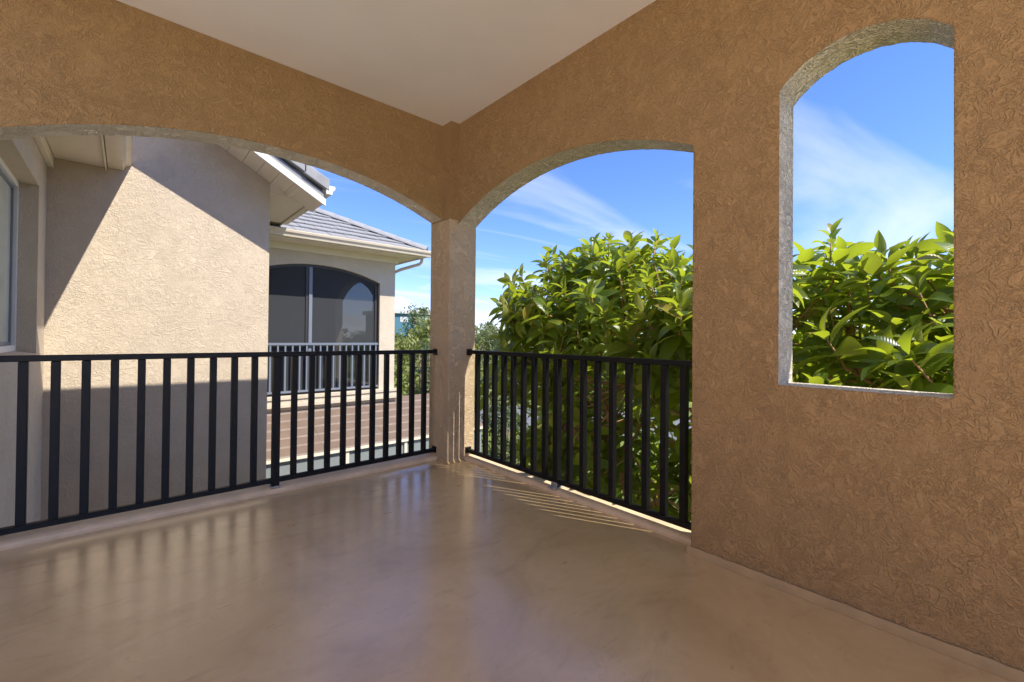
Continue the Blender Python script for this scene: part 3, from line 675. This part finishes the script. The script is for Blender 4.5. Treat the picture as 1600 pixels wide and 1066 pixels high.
for (pts, rs_) in stems:
    for j in (3, 4, 5, 6, 7, 8):
        for q in range(2):
            d = Vector((tr.uniform(-1, 1), tr.uniform(-1, 1), tr.uniform(.05, .9))).normalized(); ln = tr.uniform(.5, .95)
            p = pts[j]; e = p + d*ln; mid = p + d*ln*.5 + Vector((0, 0, -.06))
            if depth_in(e) < .08: continue
            boughs.append(([p, mid, e], [rs_[j]*.6, rs_[j]*.45, .011])); forks.append((mid, .02)); forks.append((e, .011))
tree = empty("loquat_tree", base, "broad multi-stemmed tree with long glossy ribbed leaves outside the right hand arch and window", "tree")
for pts, rs_ in stems: MB().tube(pts, rs_, 9).build("trunk", M_bark, tree, smooth=True, fix=False)
ros = []
tries = 0
while len(ros) < 1150 and tries < 90000:
    tries += 1
    c, r = lob[tr.randrange(len(lob))]
    p = Vector([c[i] + r[i]*tr.uniform(-1.06, 1.06) for i in range(3)])
    dp = depth_in(p)
    if p.x < 3.08 or dp < -.03: continue
    if tr.random() > (1.0 if dp < .30 else .18)*(1.0 if p.z > .75 else (.20 if p.x < 4.3 else .75)): continue
    if p.x/max(p.y, .01) < (.845 if p.z > .8 else .78): continue
    if p.z < .35 and p.x < 4.25 and tr.random() < .75: continue
    if any((p-q).length < .15 for q, _ in ros[-500:]): continue
    ros.append((p, dp))
tw = MB(); leaves = []
for p, dp in ros:
    f, fr_ = min(forks, key=lambda q: (q[0]-p).length)
    dirv = (p-f); ln = dirv.length
    dirv = dirv.normalized() if ln > 1e-3 else Vector((0, 0, 1))
    up = (dirv*.5 + Vector((0, 0, 1))*tr.uniform(.35, 1.0) + Vector((tr.uniform(-.35, .35), tr.uniform(-.35, .35), 0))).normalized()
    if ln < 1.4: tw.tube([f, f.lerp(p-up*.16, .55)+Vector((0, 0, -.04*ln)), p-up*.16, p+up*.05], [min(fr_, .013), .010, .008, .004], 5)
    else: tw.tube([p-up*.5, p, p+up*.06], [.008, .006, .004], 5)
    nl = tr.randint(10, 15); a0 = tr.uniform(0, 6.28); size = tr.uniform(.62, 1.16); sl_ = tr.uniform(.14, .30)
    q0 = up.orthogonal().normalized(); q1 = up.cross(q0)
    for k in range(nl):
        a = a0 + k*2.399963; t = k/(nl-1)                  # older leaves lower on the shoot spread, the youngest stand up
        el = rad(-22 + 84*t**1.5 + tr.uniform(-13, 13))
        rd = q0*math.cos(a)+q1*math.sin(a)
        y = (rd*math.cos(el) + up*math.sin(el)).normalized()
        z = (up*math.cos(el) - rd*math.sin(el)); x = y.cross(z).normalized(); z = x.cross(y).normalized()
        roll_ = tr.uniform(-.45, .45); x2 = x*math.cos(roll_)+z*math.sin(roll_); z2 = z*math.cos(roll_)-x*math.sin(roll_)
        L_ = size*tr.uniform(.22, .36)*(1-.45*t**3)*(.75+.25*min(1, t*3))
        o_ = p + up*(sl_*(t-.8) + .04) + rd*.006
        leaves.append((o_, x2, y, z2, L_, tr.randrange(len(LM)), tr.random()))
mbb = MB()
for pts, rs_ in boughs: mbb.tube(pts, rs_, 6)
tag(mbb.build("branch", M_bark, tree, smooth=True, fix=False), kind='stuff')
tag(tw.build("twig", M_bark, tree, smooth=True, fix=False), kind='stuff')
def score(l):
    mid = l[0] + l[2]*l[4]*.5; X, Y, k = px(mid)
    if k < .3: return 0
    ok = (750 < X < 1082 and 350 < Y < 830 and (Y < 545 or k < 99)) or (1240 < X < 1490 and 330 < Y < 612)
    face = abs(l[3].dot((CAM-mid).normalized()))
    return (l[4]/k)**2*(.35+face) if ok else 0
order = sorted(range(len(leaves)), key=lambda i: -score(leaves[i]))
top = set(order[:290])
nv = len(LV[0][0]); V_ = []; F_ = []; UV_ = []; T_ = []
for i, (o_, x, y, z, L_, mi, tn) in enumerate(leaves):
    B = np.array([x, y, z])*L_
    if i in top:
        o = bpy.data.objects.new("leaf", LM[mi]); COL.objects.link(o); o.parent = tree
        o.matrix_parent_inverse = wm(tree).inverted()
        o.matrix_basis = Matrix(((x.x*L_, y.x*L_, z.x*L_, o_.x), (x.y*L_, y.y*L_, z.y*L_, o_.y), (x.z*L_, y.z*L_, z.z*L_, o_.z), (0, 0, 0, 1)))
    else:
        vs, fs, uv = LV[mi]; off = nv*(len(V_))
        V_.append(vs@B + np.array(o_)); F_ += [tuple(off+j for j in f) for f in fs]; UV_.append(uv); T_ += [tn]*nv
me = bpy.data.meshes.new("foliage"); me.from_pydata(np.concatenate(V_).tolist(), [], F_); me.materials.append(M_leaf)
u = me.uv_layers.new(name='leaf'); li = np.zeros(len(me.loops), dtype=np.int32); me.loops.foreach_get('vertex_index', li); u.data.foreach_set('uv', np.concatenate(UV_)[li].astype(np.float32).ravel())
at = me.attributes.new('tint', 'FLOAT', 'POINT'); at.data.foreach_set('value', np.array(T_, dtype=np.float32))
me.polygons.foreach_set('use_smooth', [True]*len(me.polygons))
tag(link("foliage", me, tree), kind='stuff')

# ------------------------------------------------------------------ farther trees and shrubs
def far_tree(name, label, loc, h, r, mi, seed, n=1700, leaf=.16, trunk=.14, low=.12, group=None, narrow=1.0):
    rn = np.random.RandomState(seed); rr_ = random.Random(seed)
    root = empty(name, loc, label, "shrub" if name == "shrub" else "tree", group)
    B = Vector(loc)
    if trunk:
        mb = MB()
        for k in range(3):
            a = rr_.uniform(0, 6.28); e = B + Vector((math.cos(a)*r*.35, math.sin(a)*r*.35, h*.72))
            m1 = B.lerp(e, .45) + Vector((rr_.uniform(-.1, .1), rr_.uniform(-.1, .1), 0))
            mb.tube([B+Vector((0, 0, -.05)), m1, e], [trunk, trunk*.7, trunk*.2], 7)
        mb.build("trunk", M_bark2, root, smooth=True, fix=False)
    # clumps spread over an uneven crown
    nc = 34; cl = []
    while len(cl) < nc:
        p = rn.uniform(-1, 1, 3)
        if np.linalg.norm(p) > 1 or (np.linalg.norm(p) < .45 and rn.rand() < .7): continue
        prof = 1 - .35*max(0, p[2])
        cl.append((p*np.array([r*prof, r*prof, h*(1-low)/2]) + np.array([0, 0, h*(low+1)/2]), rn.uniform(.16, .34)*r))
    per = n//nc; Vs = []; Ts = []
    for c, cr_ in cl:
        d = rn.normal(size=(per, 3)); d /= np.linalg.norm(d, axis=1)[:, None]; q = c + d*(cr_*rn.uniform(.35, 1.15, (per, 1)))*np.array([1, 1, .85])
        nrm = d*.6 + rn.normal(size=(per, 3))*.6 + np.array([0, 0, .35]); nrm /= np.linalg.norm(nrm, axis=1)[:, None]
        t = np.cross(nrm, rn.normal(size=(per, 3))); t /= np.linalg.norm(t, axis=1)[:, None]; b = np.cross(nrm, t)
        s_ = leaf*rn.uniform(.6, 1.3, (per, 1)); a1 = t*s_; b1 = b*s_*.42
        Vs.append(np.stack([q-a1, q+b1, q+a1, q-b1], 1).reshape(-1, 3)); tt = np.clip(rn.uniform(.15, .85)+rn.uniform(-.2, .2, per), 0, .99); Ts.append(np.repeat(tt, 4))
    V = np.concatenate(Vs)+np.array(loc); nf = len(V)//4
    me = bpy.data.meshes.new("crown"); me.from_pydata(V.tolist(), [], [tuple(range(4*i, 4*i+4)) for i in range(nf)]); me.materials.append(M_fol[mi])
    a = me.attributes.new('tint', 'FLOAT', 'POINT'); a.data.foreach_set('value', np.concatenate(Ts).astype(np.float32))
    link("crown", me, root); return root
G = "trees beyond the houses"
# seen between the porch and the corner column
far_tree("tree", "yellow-green leafy tree right of the screened porch, left of the corner column", (8.7, 15.2, -3), 4.95, 2.5, 0, 1, 6500, .10, group=G)
far_tree("tree", "tallest grey-green tree tip showing above the yellow tree left of the column", (12.3, 20.6, -3), 5.7, 1.4, 3, 2, 2400, .12, group=G)
far_tree("shrub", "dark green shrub at the end of the brown tiled roof by the column", (7.4, 12.0, -3), 3.5, 1.0, 2, 3, 2400, .08, trunk=.06, low=.02)
far_tree("shrub", "low mid green shrub below the yellow-green tree beside the porch", (8.7, 13.2, -3), 3.4, 1.0, 1, 4, 2000, .08, trunk=.06, low=.02)
far_tree("tree", "mid green tree far behind the porch in front of the teal building", (25.2, 46, -3), 7.2, 4.0, 1, 5, 2200, .22, group=G)
# right of the column
far_tree("tree", "pale wispy tree just right of the corner column beyond the lawn", (19.5, 24.5, -3), 5.2, 2.2, 3, 6, 3000, .13, group=G)
far_tree("tree", "yellow-green bushy tree between the column and the big leafed tree", (23, 25.5, -3), 5.0, 2.3, 0, 7, 3000, .13, group=G)
far_tree("tree", "second yellow-green tree half hidden by the big leafed tree", (26, 25, -3), 4.9, 2.4, 0, 8, 2600, .14, group=G)
k = 0
spots = [(20, 44, 1), (30, 42, 0), (36, 36, 1), (41, 30, 0), (40, 50, 2), (52, 40, 2), (33, 56, 2), (60, 66, 2), (48, 60, 1), (56, 26, 1), (62, 36, 2), (36, 20, 0), (50, 12, 1), (38, 6, 0), (18, 56, 2), (24, 66, 2)]
wh = ["straight behind the corner column", "just right of the column top rail", "behind the wispy tree beside the column", "behind the upper left of the big leafed tree",
      "far behind the yellow-green bushy tree", "far behind the big tree's left edge", "behind the column, second row", "second row right of the column", "second row behind the bushy tree",
      "behind the middle of the big leafed tree", "second row behind the big tree's middle", "behind the big tree's right trunk", "behind the right arch pier", "low behind the small arched window",
      "left of the column above the porch roof", "second row left of the column"]
kinds = {0: 'yellow-green round tree', 1: 'mid green broad tree', 2: 'dark green dense tree'}
for i, (x, y, mi) in enumerate(spots):
    far_tree("tree", kinds[mi] + " in the distant belt, " + wh[i], (x, y, -3), rr_h := 5.0 + (i*37 % 10)*.14, 3.1, mi, 40+i, 1500, .26, group="trees in the distant belt")
far_tree("shrub", "dark hedge-like shrub on the lawn seen through the railing near the column", (9.6, 11.2, -3), 1.9, 1.1, 2, 31, 1600, .08, trunk=.05, low=.02)
far_tree("shrub", "mid green shrub at the road edge seen low through the right railing", (13.2, 15.4, -3), 2.3, 1.4, 1, 32, 1600, .09, trunk=.05, low=.02)
far_tree("shrub", "leafy undergrowth shrub below the big leafed tree", (6.6, 3.6, -3), 1.7, 1.3, 1, 33, 1800, .10, trunk=.05, low=.02)
